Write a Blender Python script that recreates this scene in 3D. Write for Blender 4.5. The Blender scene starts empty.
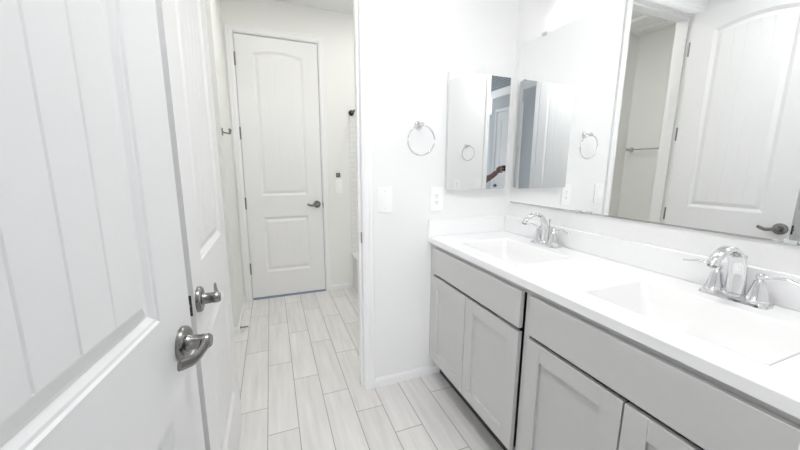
import bpy, bmesh, math, random
from mathutils import Vector, Matrix
PI = math.pi
random.seed(4)
scn = bpy.context.scene
COL = scn.collection

# ------------------------------------------------------------------ camera, world, exposure
cam_data = bpy.data.cameras.new('camera')
cam = bpy.data.objects.new('camera', cam_data)
COL.objects.link(cam)
scn.camera = cam
cam_data.sensor_width = 36.0
cam_data.lens = 327.03 / 800 * 36.0
cam_data.clip_start = 0.02
_a, _b, _c = (math.radians(v) for v in (21.403, 10.014, 0.357))
_f = Vector((math.sin(_a) * math.cos(_b), math.cos(_a) * math.cos(_b), -math.sin(_b)))
_r = Vector((math.cos(_a), -math.sin(_a), 0))
_u = _r.cross(_f)
_r2 = _r * math.cos(_c) + _u * math.sin(_c)
_u2 = _u * math.cos(_c) - _r * math.sin(_c)
CAM = Vector((0, 0, 1.3052))
cam.matrix_world = Matrix(((_r2.x, _u2.x, -_f.x, CAM.x), (_r2.y, _u2.y, -_f.y, CAM.y), (_r2.z, _u2.z, -_f.z, CAM.z), (0, 0, 0, 1)))

world = bpy.data.worlds.new('world')
scn.world = world
world.use_nodes = True
world.node_tree.nodes['Background'].inputs[0].default_value = (0.8, 0.88, 1.0, 1)
world.node_tree.nodes['Background'].inputs[1].default_value = 0.5
scn.view_settings.view_transform = 'Standard'
scn.view_settings.look = 'None'
scn.view_settings.exposure = 0.37
scn.view_settings.gamma = 1.0
scn.view_settings.use_curve_mapping = False
scn.cycles.max_bounces = 16
scn.cycles.diffuse_bounces = 10
scn.cycles.glossy_bounces = 8
scn.cycles.sample_clamp_indirect = 6.0

GLOBE_L = 21.0       # vanity lamp globes
BATH_DOWN_L = 82.0   # recessed lamps in the toilet room
TUB_DOWN_L = 230.0
ROOM_FILL_L = 46.0   # added wide ceiling lamp that brightens the vanity room
HALL_FILL_L = 1.2  # added ceiling lamp brightening the room behind the entry
FILL_W = 78.0     # fill light at a window added behind the camera

fill_l = bpy.data.lights.new('window_fill', 'AREA')  # added area lamp, broad frontal fill from behind the camera
fill_l.shape = 'RECTANGLE'; fill_l.size = 1.8; fill_l.size_y = 1.7
fill_l.energy = FILL_W
fill_l.color = (0.96, 0.98, 1.0)
fill_o = bpy.data.objects.new('window_fill', fill_l)
COL.objects.link(fill_o)
fill_o.location = (-1.70, -4.76, 1.45); fill_o.rotation_euler = (PI / 2, 0, 0)

# ------------------------------------------------------------------ measured planes
XM, Y0, Y1, Y2 = 1.4046, 0.10, 1.7045, 3.381
HC, XC = 0.9036, 0.8446
CEIL = 2.75
DH = 2.445           # door opening height

# ------------------------------------------------------------------ materials
def mat(name, col, rough=0.5, metal=0.0, bump=0.0, bscale=150.0, spec=0.5, emit=None, var=0.0, coat=0.0):
    m = bpy.data.materials.new(name)
    m.use_nodes = True
    nt = m.node_tree
    b = nt.nodes['Principled BSDF']
    b.inputs['Base Color'].default_value = (*col, 1)
    b.inputs['Roughness'].default_value = rough
    b.inputs['Metallic'].default_value = metal
    b.inputs['Specular IOR Level'].default_value = spec
    b.inputs['Coat Weight'].default_value = coat
    if emit:
        b.inputs['Emission Color'].default_value = (*emit[0], 1)
        b.inputs['Emission Strength'].default_value = emit[1]
    if bump or var:
        tc = nt.nodes.new('ShaderNodeTexCoord')
        n = nt.nodes.new('ShaderNodeTexNoise')
        n.inputs['Scale'].default_value = bscale
        n.inputs['Detail'].default_value = 3
        nt.links.new(tc.outputs['Object'], n.inputs['Vector'])
        if bump:
            bn = nt.nodes.new('ShaderNodeBump')
            bn.inputs['Strength'].default_value = bump
            bn.inputs['Distance'].default_value = 0.002
            nt.links.new(n.outputs['Fac'], bn.inputs['Height'])
            nt.links.new(bn.outputs['Normal'], b.inputs['Normal'])
        if var:
            mp = nt.nodes.new('ShaderNodeMapRange')
            mp.inputs['To Min'].default_value = 1 - var
            mp.inputs['To Max'].default_value = 1 + var
            mx = nt.nodes.new('ShaderNodeVectorMath')
            mx.operation = 'SCALE'
            mx.inputs[0].default_value = col
            nt.links.new(n.outputs['Fac'], mp.inputs['Value'])
            nt.links.new(mp.outputs['Result'], mx.inputs['Scale'])
            nt.links.new(mx.outputs['Vector'], b.inputs['Base Color'])
    return m

M = {}
M['wall'] = mat('white_wall_paint', (0.865, 0.865, 0.865), 0.65, bump=0.25, bscale=90, spec=0.3)
M['bath_wall'] = mat('warm_white_wall_paint', (0.85, 0.853, 0.835), 0.65, bump=0.25, bscale=90, spec=0.3)
M['ceil'] = mat('ceiling_paint', (0.85, 0.85, 0.845), 0.8, bump=0.2, bscale=90, spec=0.2)
M['trim'] = mat('trim_paint', (0.88, 0.88, 0.885), 0.35)
M['door'] = mat('door_paint', (0.86, 0.86, 0.865), 0.38, bump=0.05, bscale=250)
M['cab'] = mat('grey_cabinet_paint', (0.60, 0.596, 0.59), 0.5, var=0.02, bscale=30)
M['cab_gap_shade'] = mat('cabinet_gap_shade', (0.12, 0.118, 0.115), 0.7)  # dark inside paints shade into the gaps between the fronts
M['kick'] = mat('toe_kick_shade', (0.05, 0.049, 0.048), 0.7)  # near-black paints the shadow below the cabinet
M['counter'] = mat('white_solid_surface', (0.92, 0.92, 0.925), 0.22)
M['sink'] = mat('white_basin', (0.91, 0.91, 0.905), 0.18)
M['chrome'] = mat('chrome', (0.74, 0.74, 0.75), 0.06, 1.0)
M['nickel'] = mat('satin_nickel', (0.27, 0.264, 0.258), 0.24, 1.0)
M['bar'] = mat('polished_nickel', (0.55, 0.545, 0.54), 0.2, 1.0)
M['hinge'] = mat('hinge_metal', (0.25, 0.245, 0.24), 0.4, 1.0)
M['dark'] = mat('dark_metal', (0.03, 0.03, 0.03), 0.4, 0.6)
M['mirror'] = mat('mirror_silver', (0.92, 0.93, 0.925), 0.0, 1.0)
M['edge'] = mat('polished_glass_edge', (0.22, 0.25, 0.24), 0.25)
M['alu'] = mat('mirror_side_aluminium', (0.72, 0.73, 0.73), 0.4, 0.3)
M['plastic'] = mat('white_plastic', (0.93, 0.93, 0.93), 0.35)
M['clear'] = mat('clear_plastic_clip', (0.6, 0.62, 0.63), 0.15)
M['slot'] = mat('dark_slot', (0.05, 0.05, 0.05), 0.6)
M['tub'] = mat('white_acrylic', (0.85, 0.855, 0.85), 0.15)
M['rubber'] = mat('white_rubber', (0.92, 0.92, 0.91), 0.6)
M['daylight_gap'] = mat('blue_daylight_gap', (0.26, 0.33, 0.44), 0.5)  # strip colour stands in for blue daylight under the far door
M['greybox'] = mat('dark_grey_plastic', (0.12, 0.125, 0.12), 0.5)
M['globe'] = mat('lit_frosted_globe', (0.9, 0.9, 0.88), 0.4, emit=((1.0, 0.985, 0.965), GLOBE_L))
M['down_bath'] = mat('lit_bath_lamp', (0.9, 0.9, 0.88), 0.4, emit=((1.0, 0.99, 0.95), BATH_DOWN_L))
M['down_tub'] = mat('lit_tub_lamp', (0.9, 0.9, 0.88), 0.4, emit=((1.0, 0.99, 0.95), TUB_DOWN_L))
M['room_fill'] = mat('lit_room_fill', (0.9, 0.9, 0.9), 0.4, emit=((1.0, 1.0, 1.0), ROOM_FILL_L))
M['hall_fill'] = mat('lit_hall_fill', (0.9, 0.9, 0.9), 0.4, emit=((0.86, 0.93, 1.0), HALL_FILL_L))
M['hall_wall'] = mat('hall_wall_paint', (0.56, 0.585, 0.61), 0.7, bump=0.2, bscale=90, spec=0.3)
M['grille'] = mat('grey_blue_grille', (0.30, 0.34, 0.38), 0.5)
M['skin'] = mat('skin', (0.16, 0.085, 0.075), 0.5, var=0.15, bscale=60)
M['sleeve'] = mat('taupe_knit', (0.13, 0.105, 0.10), 0.9, bump=0.4, bscale=250, var=0.3)
M['trousers'] = mat('dark_trousers', (0.06, 0.06, 0.075), 0.9)
M['hair'] = mat('dark_hair', (0.03, 0.022, 0.02), 0.6)
M['phone'] = mat('phone_black', (0.02, 0.02, 0.022), 0.2)

def floor_material():
    m = bpy.data.materials.new('plank_tile')
    m.use_nodes = True
    nt = m.node_tree
    b = nt.nodes['Principled BSDF']
    b.inputs['Roughness'].default_value = 0.38
    b.inputs['Specular IOR Level'].default_value = 0.4
    L = nt.links
    def math_(op, a, b_=None, c=None):
        n = nt.nodes.new('ShaderNodeMath')
        n.operation = op
        for i, v in enumerate((a, b_, c)):
            if v is None: continue
            if isinstance(v, (int, float)): n.inputs[i].default_value = v
            else: L.new(v, n.inputs[i])
        return n.outputs[0]
    tc = nt.nodes.new('ShaderNodeTexCoord')
    sp = nt.nodes.new('ShaderNodeSeparateXYZ')
    L.new(tc.outputs['Object'], sp.inputs[0])
    x, y = sp.outputs[0], sp.outputs[1]
    sx = math_('DIVIDE', math_('ADD', x, 0.236), 0.1485)
    ix = math_('FLOOR', sx)
    fx = math_('SUBTRACT', sx, ix)
    sy = math_('DIVIDE', math_('ADD', math_('SUBTRACT', y, 1.745), math_('MULTIPLY', ix, 0.204)), 0.612)
    iy = math_('FLOOR', sy)
    fy = math_('SUBTRACT', sy, iy)
    dx = math_('MULTIPLY', math_('MINIMUM', fx, math_('SUBTRACT', 1.0, fx)), 0.1485)
    dy = math_('MULTIPLY', math_('MINIMUM', fy, math_('SUBTRACT', 1.0, fy)), 0.612)
    d = math_('MINIMUM', dx, dy)
    mr = nt.nodes.new('ShaderNodeMapRange')
    mr.inputs['From Min'].default_value = 0.0012
    mr.inputs['From Max'].default_value = 0.0026
    L.new(d, mr.inputs['Value'])
    tile_fac = mr.outputs['Result']
    cx = nt.nodes.new('ShaderNodeCombineXYZ')
    L.new(ix, cx.inputs[0]); L.new(iy, cx.inputs[1])
    wn = nt.nodes.new('ShaderNodeTexWhiteNoise')
    L.new(cx.outputs[0], wn.inputs['Vector'])
    # streaky wood grain, shifted tile by tile
    mp = nt.nodes.new('ShaderNodeCombineXYZ')
    L.new(math_('MULTIPLY', x, 38.0), mp.inputs[0])
    L.new(math_('MULTIPLY', y, 2.6), mp.inputs[1])
    L.new(math_('MULTIPLY', wn.outputs['Value'], 40.0), mp.inputs[2])
    n1 = nt.nodes.new('ShaderNodeTexNoise')
    n1.inputs['Scale'].default_value = 1.0
    n1.inputs['Detail'].default_value = 5
    L.new(mp.outputs[0], n1.inputs['Vector'])
    n2 = nt.nodes.new('ShaderNodeTexNoise')
    n2.inputs['Scale'].default_value = 4.0
    L.new(tc.outputs['Object'], n2.inputs['Vector'])
    v = math_('ADD', math_('MULTIPLY', math_('SUBTRACT', n1.outputs['Fac'], 0.5), 0.34),
              math_('ADD', math_('MULTIPLY', math_('SUBTRACT', wn.outputs['Value'], 0.5), 0.07),
                    math_('MULTIPLY', math_('SUBTRACT', n2.outputs['Fac'], 0.5), 0.10)))
    val = math_('ADD', 1.0, v)
    sc = nt.nodes.new('ShaderNodeVectorMath')
    sc.operation = 'SCALE'
    sc.inputs[0].default_value = (0.765, 0.752, 0.737)
    L.new(val, sc.inputs['Scale'])
    mix = nt.nodes.new('ShaderNodeMix')
    mix.data_type = 'RGBA'
    mix.inputs[6].default_value = (0.36, 0.352, 0.34, 1)
    L.new(tile_fac, mix.inputs[0])
    L.new(sc.outputs['Vector'], mix.inputs[7])
    L.new(mix.outputs[2], b.inputs['Base Color'])
    bn = nt.nodes.new('ShaderNodeBump')
    bn.inputs['Strength'].default_value = 0.5
    bn.inputs['Distance'].default_value = 0.0015
    L.new(tile_fac, bn.inputs['Height'])
    L.new(bn.outputs['Normal'], b.inputs['Normal'])
    return m
M['floor'] = floor_material()

def subway_material():
    m = bpy.data.materials.new('white_wall_tile')
    m.use_nodes = True
    nt = m.node_tree
    b = nt.nodes['Principled BSDF']
    b.inputs['Roughness'].default_value = 0.15
    tc = nt.nodes.new('ShaderNodeTexCoord')
    mp = nt.nodes.new('ShaderNodeMapping')
    mp.inputs['Rotation'].default_value = (PI / 2, 0, 0)
    br = nt.nodes.new('ShaderNodeTexBrick')
    br.inputs['Color1'].default_value = (0.80, 0.80, 0.79, 1)
    br.inputs['Color2'].default_value = (0.83, 0.83, 0.82, 1)
    br.inputs['Mortar'].default_value = (0.72, 0.72, 0.71, 1)
    br.inputs['Scale'].default_value = 1.0
    br.inputs['Mortar Size'].default_value = 0.003
    br.inputs['Brick Width'].default_value = 0.10
    br.inputs['Row Height'].default_value = 0.05
    nt.links.new(tc.outputs['Object'], mp.inputs[0])
    nt.links.new(mp.outputs[0], br.inputs['Vector'])
    nt.links.new(br.outputs['Color'], b.inputs['Base Color'])
    return m
M['tile'] = subway_material()

# ------------------------------------------------------------------ mesh helpers
def box(bm, lo, hi):
    x0, y0, z0 = lo; x1, y1, z1 = hi
    v = [bm.verts.new(p) for p in ((x0,y0,z0),(x1,y0,z0),(x1,y1,z0),(x0,y1,z0),(x0,y0,z1),(x1,y0,z1),(x1,y1,z1),(x0,y1,z1))]
    for q in ((0,3,2,1),(4,5,6,7),(0,1,5,4),(1,2,6,5),(2,3,7,6),(3,0,4,7)):
        bm.faces.new([v[i] for i in q])

def frame_of(d):
    d = d.normalized()
    a = Vector((0, 0, 1)) if abs(d.z) < 0.9 else Vector((1, 0, 0))
    u = d.cross(a).normalized()
    return u, d.cross(u).normalized()

def lathe(bm, origin, axis, prof, seg=28):
    """prof: (radius, distance along axis) pairs."""
    o, ax = Vector(origin), Vector(axis).normalized()
    u, w = frame_of(ax)
    rings = []
    for r, h in prof:
        if r < 1e-6:
            rings.append([bm.verts.new(o + ax * h)])
        else:
            rings.append([bm.verts.new(o + ax * h + (u * math.cos(2*PI*k/seg) + w * math.sin(2*PI*k/seg)) * r) for k in range(seg)])
    for a, b in zip(rings, rings[1:]):
        if len(a) == 1 and len(b) == 1: continue
        for k in range(seg):
            k2 = (k + 1) % seg
            if len(a) == 1: bm.faces.new((a[0], b[k2], b[k]))
            elif len(b) == 1: bm.faces.new((a[k], a[k2], b[0]))
            else: bm.faces.new((a[k], a[k2], b[k2], b[k]))
    for ring, flip in ((rings[0], True), (rings[-1], False)):
        if len(ring) > 1:
            bm.faces.new(ring[::-1] if flip else ring)

def smooth_path(pts, n=8):
    P = [Vector(p) for p in pts]
    out = []
    for i in range(len(P) - 1):
        p0, p1, p2, p3 = P[max(i-1,0)], P[i], P[i+1], P[min(i+2,len(P)-1)]
        for k in range(n):
            t = k / n
            out.append(0.5*((2*p1)+(p2-p0)*t+(2*p0-5*p1+4*p2-p3)*t*t+(3*p1-p0-3*p2+p3)*t**3))
    out.append(P[-1])
    return out

def tube(bm, pts, rad, seg=16, flat=None, up=None, closed=False):
    """rad: list of radii spread along pts; flat: list of (side scale, up scale)."""
    n = len(pts)
    def interp(L, t):
        s = t * (len(L) - 1); i = min(int(s), len(L) - 2) if len(L) > 1 else 0
        if len(L) == 1: return L[0]
        f = s - i
        if isinstance(L[0], tuple): return tuple(a*(1-f)+b*f for a, b in zip(L[i], L[i+1]))
        return L[i]*(1-f)+L[i+1]*f
    rings = []
    for i, p in enumerate(pts):
        p = Vector(p)
        if closed: d = Vector(pts[(i+1) % n]) - Vector(pts[i-1])
        else: d = Vector(pts[min(i+1, n-1)]) - Vector(pts[max(i-1, 0)])
        d.normalize()
        if up is not None:
            u = d.cross(Vector(up)).normalized(); w = u.cross(d).normalized()
        elif i == 0:
            u, w = frame_of(d)
        else:
            u = (pu - d * pu.dot(d)).normalized(); w = d.cross(u)
        pu = u
        t = i / max(n - 1, 1)
        r = interp(rad, t) if not closed else rad[0]
        fs = interp(flat, t) if flat else (1, 1)
        rings.append([bm.verts.new(p + u*math.cos(2*PI*k/seg)*r*fs[0] + w*math.sin(2*PI*k/seg)*r*fs[1]) for k in range(seg)])
    m = n if closed else n - 1
    for i in range(m):
        a, b = rings[i], rings[(i+1) % n]
        for k in range(seg):
            bm.faces.new((a[k], a[(k+1) % seg], b[(k+1) % seg], b[k]))
    if not closed:
        bm.faces.new(rings[0][::-1]); bm.faces.new(rings[-1])

def ball(bm, c, r, sx=1, sy=1, sz=1, seg=20):
    bmesh.ops.create_uvsphere(bm, u_segments=seg, v_segments=seg//2+2, radius=r,
        matrix=Matrix.Translation(Vector(c)) @ Matrix.Diagonal((sx, sy, sz, 1)))

def obj(name, bm, m, parent=None, bevel=0.0, smooth=False, seg=2, origin=None):
    bmesh.ops.recalc_face_normals(bm, faces=bm.faces[:])
    if origin is not None:
        bmesh.ops.translate(bm, verts=bm.verts[:], vec=-Vector(origin))
    me = bpy.data.meshes.new(name)
    bm.to_mesh(me); bm.free()
    o = bpy.data.objects.new(name, me)
    COL.objects.link(o)
    me.materials.append(M[m] if isinstance(m, str) else m)
    if origin is not None: o.location = origin
    if bevel:
        b = o.modifiers.new('bevel', 'BEVEL')
        b.width = bevel; b.segments = seg; b.limit_method = 'ANGLE'; b.angle_limit = math.radians(40)
        b.harden_normals = False
    if smooth:
        for p in me.polygons: p.use_smooth = True
        me.set_sharp_from_angle(angle=math.radians(42))
    if parent is not None: o.parent = parent
    return o

def B(*boxes):
    bm = bmesh.new()
    for lo, hi in boxes: box(bm, lo, hi)
    return bm

def tag(o, label, cat, group=None):
    o['label'] = label; o['category'] = cat
    if group: o['group'] = group
    return o

def thing(name, label, cat, loc, rotz=0.0, group=None):
    o = bpy.data.objects.new(name, None)
    o.empty_display_size = 0.05
    COL.objects.link(o)
    o.location = loc; o.rotation_euler = (0, 0, rotz)
    return tag(o, label, cat, group)

def struct(name, bm, m, label, cat, bevel=0.0, smooth=False):
    o = obj(name, bm, m, None, bevel, smooth)
    o['kind'] = 'structure'
    return tag(o, label, cat)

def copy_tree(root, loc):
    r = root.copy(); COL.objects.link(r); r.location = loc
    for ch in [o for o in COL.objects if o.parent == root]:
        c = ch.copy(); COL.objects.link(c); c.parent = r
        for g in [o for o in COL.objects if o.parent == ch]:
            d = g.copy(); COL.objects.link(d); d.parent = c
    return r

# ------------------------------------------------------------------ room shell
HX0, HY0 = -1.70, -4.6        # limits of the room behind the camera
HX1, HYC = -3.1, -2.78        # its wide part and the corner where it opens
WX0, WX1 = -2.60, -0.80        # opening of the window added for the fill light
RET = 2.70                    # where the short hall wall turns back to the toilet nook
XL = -0.310                   # hall wall beside the far door
NX = -1.10                    # nook left wall
OL, OR = -0.258, 0.449        # doorway between the rooms
EL, ER = -0.325, 0.445        # entry doorway (camera stands in it)
FL, FR = -0.236, 0.479        # far doorway
struct('floor', B(((-3.3, -4.8, -0.06), (1.75, 3.6, 0.0))), 'floor', 'pale grey wood-look plank tile floor', 'floor')
struct('ceiling', B(((-3.3, -4.8, CEIL), (1.75, 3.6, CEIL + 0.08))), 'ceil', 'plain white ceiling over the rooms', 'ceiling')
struct('wall_back', B(((XL - 0.9, Y2, 0), (FL - 0.012, Y2 + 0.12, CEIL)), ((FR + 0.012, Y2, 0), (1.62, Y2 + 0.12, CEIL)), ((FL - 0.012, Y2, DH + 0.012), (FR + 0.012, Y2 + 0.12, CEIL))),
       'bath_wall', 'off-white wall around the closed far door', 'wall')
struct('wall_middle', B(((NX - 0.1, Y1, 0), (OL - 0.012, 1.83, CEIL)), ((OR + 0.012, Y1, 0), (1.62, 1.83, CEIL)), ((OL - 0.012, Y1, DH + 0.012), (OR + 0.012, 1.83, CEIL))),
       'wall', 'white textured wall carrying the towel ring and mirrored cabinet', 'wall')
struct('wall_right', B(((XM, Y0 - 0.13, 0), (XM + 0.11, Y1, CEIL))), 'wall', 'white wall behind the long mirror and vanity', 'wall')
struct('wall_left', B(((-0.48, Y0, 0), (-0.365, Y1, CEIL))), 'wall', 'white wall behind the two open doors', 'wall')
struct('wall_entry', B(((HX0, Y0 - 0.13, 0), (EL - 0.012, Y0, CEIL)), ((ER + 0.012, Y0 - 0.13, 0), (XM, Y0, CEIL)), ((EL - 0.012, Y0 - 0.13, DH + 0.012), (ER + 0.012, Y0, CEIL))),
       'wall', 'white end wall seen only in the mirrors', 'wall')
struct('wall_hall', B(((NX - 0.1, RET, 0), (XL, Y2, CEIL))), 'bath_wall', 'short off-white wall left of the far door', 'wall')
struct('wall_nook', B(((NX - 0.1, 1.83, 0), (NX, RET, CEIL))), 'bath_wall', 'off-white nook wall carrying the towel bar seen in the mirror', 'wall')
struct('wall_tub', B(((1.52, 1.83, 0), (1.62, Y2, CEIL))), 'bath_wall', 'wall along the far side of the bathtub', 'wall')
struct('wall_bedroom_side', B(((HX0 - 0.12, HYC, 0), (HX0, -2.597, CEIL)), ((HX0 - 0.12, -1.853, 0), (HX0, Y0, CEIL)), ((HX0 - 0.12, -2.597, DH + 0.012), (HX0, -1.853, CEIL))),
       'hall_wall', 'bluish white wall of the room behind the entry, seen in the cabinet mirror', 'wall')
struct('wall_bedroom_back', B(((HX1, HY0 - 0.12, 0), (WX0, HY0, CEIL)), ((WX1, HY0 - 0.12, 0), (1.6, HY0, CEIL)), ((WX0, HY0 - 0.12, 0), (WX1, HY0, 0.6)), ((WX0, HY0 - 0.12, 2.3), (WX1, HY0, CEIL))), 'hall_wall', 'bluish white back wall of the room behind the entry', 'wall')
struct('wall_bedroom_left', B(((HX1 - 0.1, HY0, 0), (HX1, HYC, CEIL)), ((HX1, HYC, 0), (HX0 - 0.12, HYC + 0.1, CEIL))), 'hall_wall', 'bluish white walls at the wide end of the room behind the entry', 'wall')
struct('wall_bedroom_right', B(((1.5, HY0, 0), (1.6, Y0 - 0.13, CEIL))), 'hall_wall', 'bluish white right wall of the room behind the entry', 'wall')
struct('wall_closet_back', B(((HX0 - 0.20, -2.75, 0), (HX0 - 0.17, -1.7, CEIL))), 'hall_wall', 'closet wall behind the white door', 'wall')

wf = B(((WX0, HY0 - 0.09, 0.6), (WX0 + 0.05, HY0 - 0.03, 2.3)), ((WX1 - 0.05, HY0 - 0.09, 0.6), (WX1, HY0 - 0.03, 2.3)), ((WX0 + 0.05, HY0 - 0.09, 0.6), (WX1 - 0.05, HY0 - 0.03, 0.65)),
       ((WX0 + 0.05, HY0 - 0.09, 2.25), (WX1 - 0.05, HY0 - 0.03, 2.3)), ((-1.72, HY0 - 0.085, 0.65), (-1.68, HY0 - 0.035, 2.25)))
struct('added_window_1', wf, 'trim', 'white frame of an added fill-light window in the back wall of the room behind', 'window')  # unseen frame added around the fill light

PROF = [(0.0, 0.0), (0.0, 0.009), (0.006, 0.011), (0.012, 0.0145), (0.030, 0.016), (0.034, 0.013), (0.040, 0.0155), (0.052, 0.0165), (0.057, 0.013), (0.057, 0.0)]
def casing_bm(bm, xl, xr, H, yface, sgn, rev=0.004):
    """U-shaped moulded casing round a doorway; sgn = direction it stands proud in y."""
    for i in range(len(PROF) - 1):
        rows = []
        for u, v in (PROF[i], PROF[i+1]):
            u += rev
            y = yface + sgn * v
            rows.append([bm.verts.new(p) for p in ((xl-u, y, 0), (xl-u, y, H+u), (xr+u, y, H+u), (xr+u, y, 0))])
        for k in range(3):
            bm.faces.new((rows[0][k], rows[0][k+1], rows[1][k+1], rows[1][k]))

def jamb_boxes(bm, xl, xr, H, ya, yb, stop):
    t = 0.004
    box(bm, (xl - 0.012, ya - 0.001, 0), (xl, yb + 0.001, H + 0.012)); box(bm, (xr, ya - 0.001, 0), (xr + 0.012, yb + 0.001, H + 0.012))
    box(bm, (xl, ya - 0.001, H), (xr, yb + 0.001, H + 0.012))
    s0, s1 = stop
    box(bm, (xl, s0, 0), (xl + 0.011, s1, H)); box(bm, (xr - 0.011, s0, 0), (xr, s1, H)); box(bm, (xl + 0.011, s0, H - 0.011), (xr - 0.011, s1, H))

bm = bmesh.new(); casing_bm(bm, OL, OR, DH, Y1, -1); casing_bm(bm, OL, OR, DH, 1.83, 1); jamb_boxes(bm, OL, OR, DH, Y1, 1.83, (Y1 + 0.040, Y1 + 0.075))
trim1 = struct('trim_1', bm, 'trim', 'white moulded casing of the open doorway beside the towel ring', 'door frame')
bm = bmesh.new(); casing_bm(bm, FL, FR, DH, Y2, -1); jamb_boxes(bm, FL, FR, DH, Y2, Y2 + 0.12, (Y2 + 0.040, Y2 + 0.075))
trim2 = struct('trim_2', bm, 'trim', 'white moulded casing round the closed far door', 'door frame')
bm = bmesh.new(); casing_bm(bm, EL, ER, DH, Y0, 1); casing_bm(bm, EL, ER, DH, Y0 - 0.13, -1); jamb_boxes(bm, EL, ER, DH, Y0 - 0.13, Y0, (Y0 - 0.09, Y0 - 0.055))
trim3 = struct('trim_3', bm, 'trim', 'white casing of the entry doorway, seen in the cabinet mirror', 'door frame')
bm = bmesh.new(); casing_bm(bm, -2.585, -1.865, DH, 0, -1); jamb_boxes(bm, -2.585, -1.865, DH, 0, 0.12, (0.04, 0.075))
bmesh.ops.transform(bm, matrix=Matrix.Translation((HX0, 0, 0)) @ Matrix.Rotation(PI/2, 4, 'Z'), verts=bm.verts[:])
trim4 = struct('trim_4', bm, 'trim', 'white casing round the door of the room behind, seen in the cabinet mirror', 'door frame')

BBH = 0.056
def base_bm(*runs):
    """baseboard runs: (p, q, inward normal) in plan."""
    bm = bmesh.new()
    for (x0, y0), (x1, y1), (nx, ny) in runs:
        prof = [(0, 0), (0.012, 0), (0.012, BBH - 0.012), (0.008, BBH - 0.005), (0.004, BBH), (0, BBH)]
        a = [bm.verts.new((x0 + nx*t, y0 + ny*t, z)) for t, z in prof]
        b = [bm.verts.new((x1 + nx*t, y1 + ny*t, z)) for t, z in prof]
        for k in range(len(prof)):
            k2 = (k+1) % len(prof)
            bm.faces.new((a[k], a[k2], b[k2], b[k]))
        bm.faces.new(a[::-1]); bm.faces.new(b)
    return bm
struct('baseboard_middle', base_bm(((OR + 0.0612, Y1), (0.945, Y1), (0, -1))), 'trim', 'white baseboard between the doorway casing and the vanity', 'baseboard')
struct('baseboard_hall', base_bm(((XL, RET - 0.012), (XL, Y2), (1, 0)), ((NX, RET), (XL, RET), (0, -1))), 'trim', 'white baseboard along the short wall left of the far door', 'baseboard')
struct('baseboard_back', base_bm(((FR + 0.0612, Y2), (0.757, Y2), (0, -1))), 'trim', 'white baseboard between the far door and the bathtub', 'baseboard')
struct('baseboard_nook', base_bm(((NX, 1.83), (NX, RET - 0.012), (1, 0))), 'trim', 'white baseboard in the toilet nook', 'baseboard')
o = obj('strike_plate', B(((OR - 0.0022, Y1 + 0.010, 0.890), (OR, Y1 + 0.034, 0.952))), 'hinge', trim1, 0.001)
o['label'] = 'dark strike plate on the jamb'
struct('wall_tile', B(((0.767, Y2 - 0.009, 0.404), (1.511, Y2, 1.835)), ((1.511, 1.84, 0.404), (1.52, Y2, 1.835))), 'tile', 'white glossy tile surround above the bathtub', 'tile')

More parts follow.
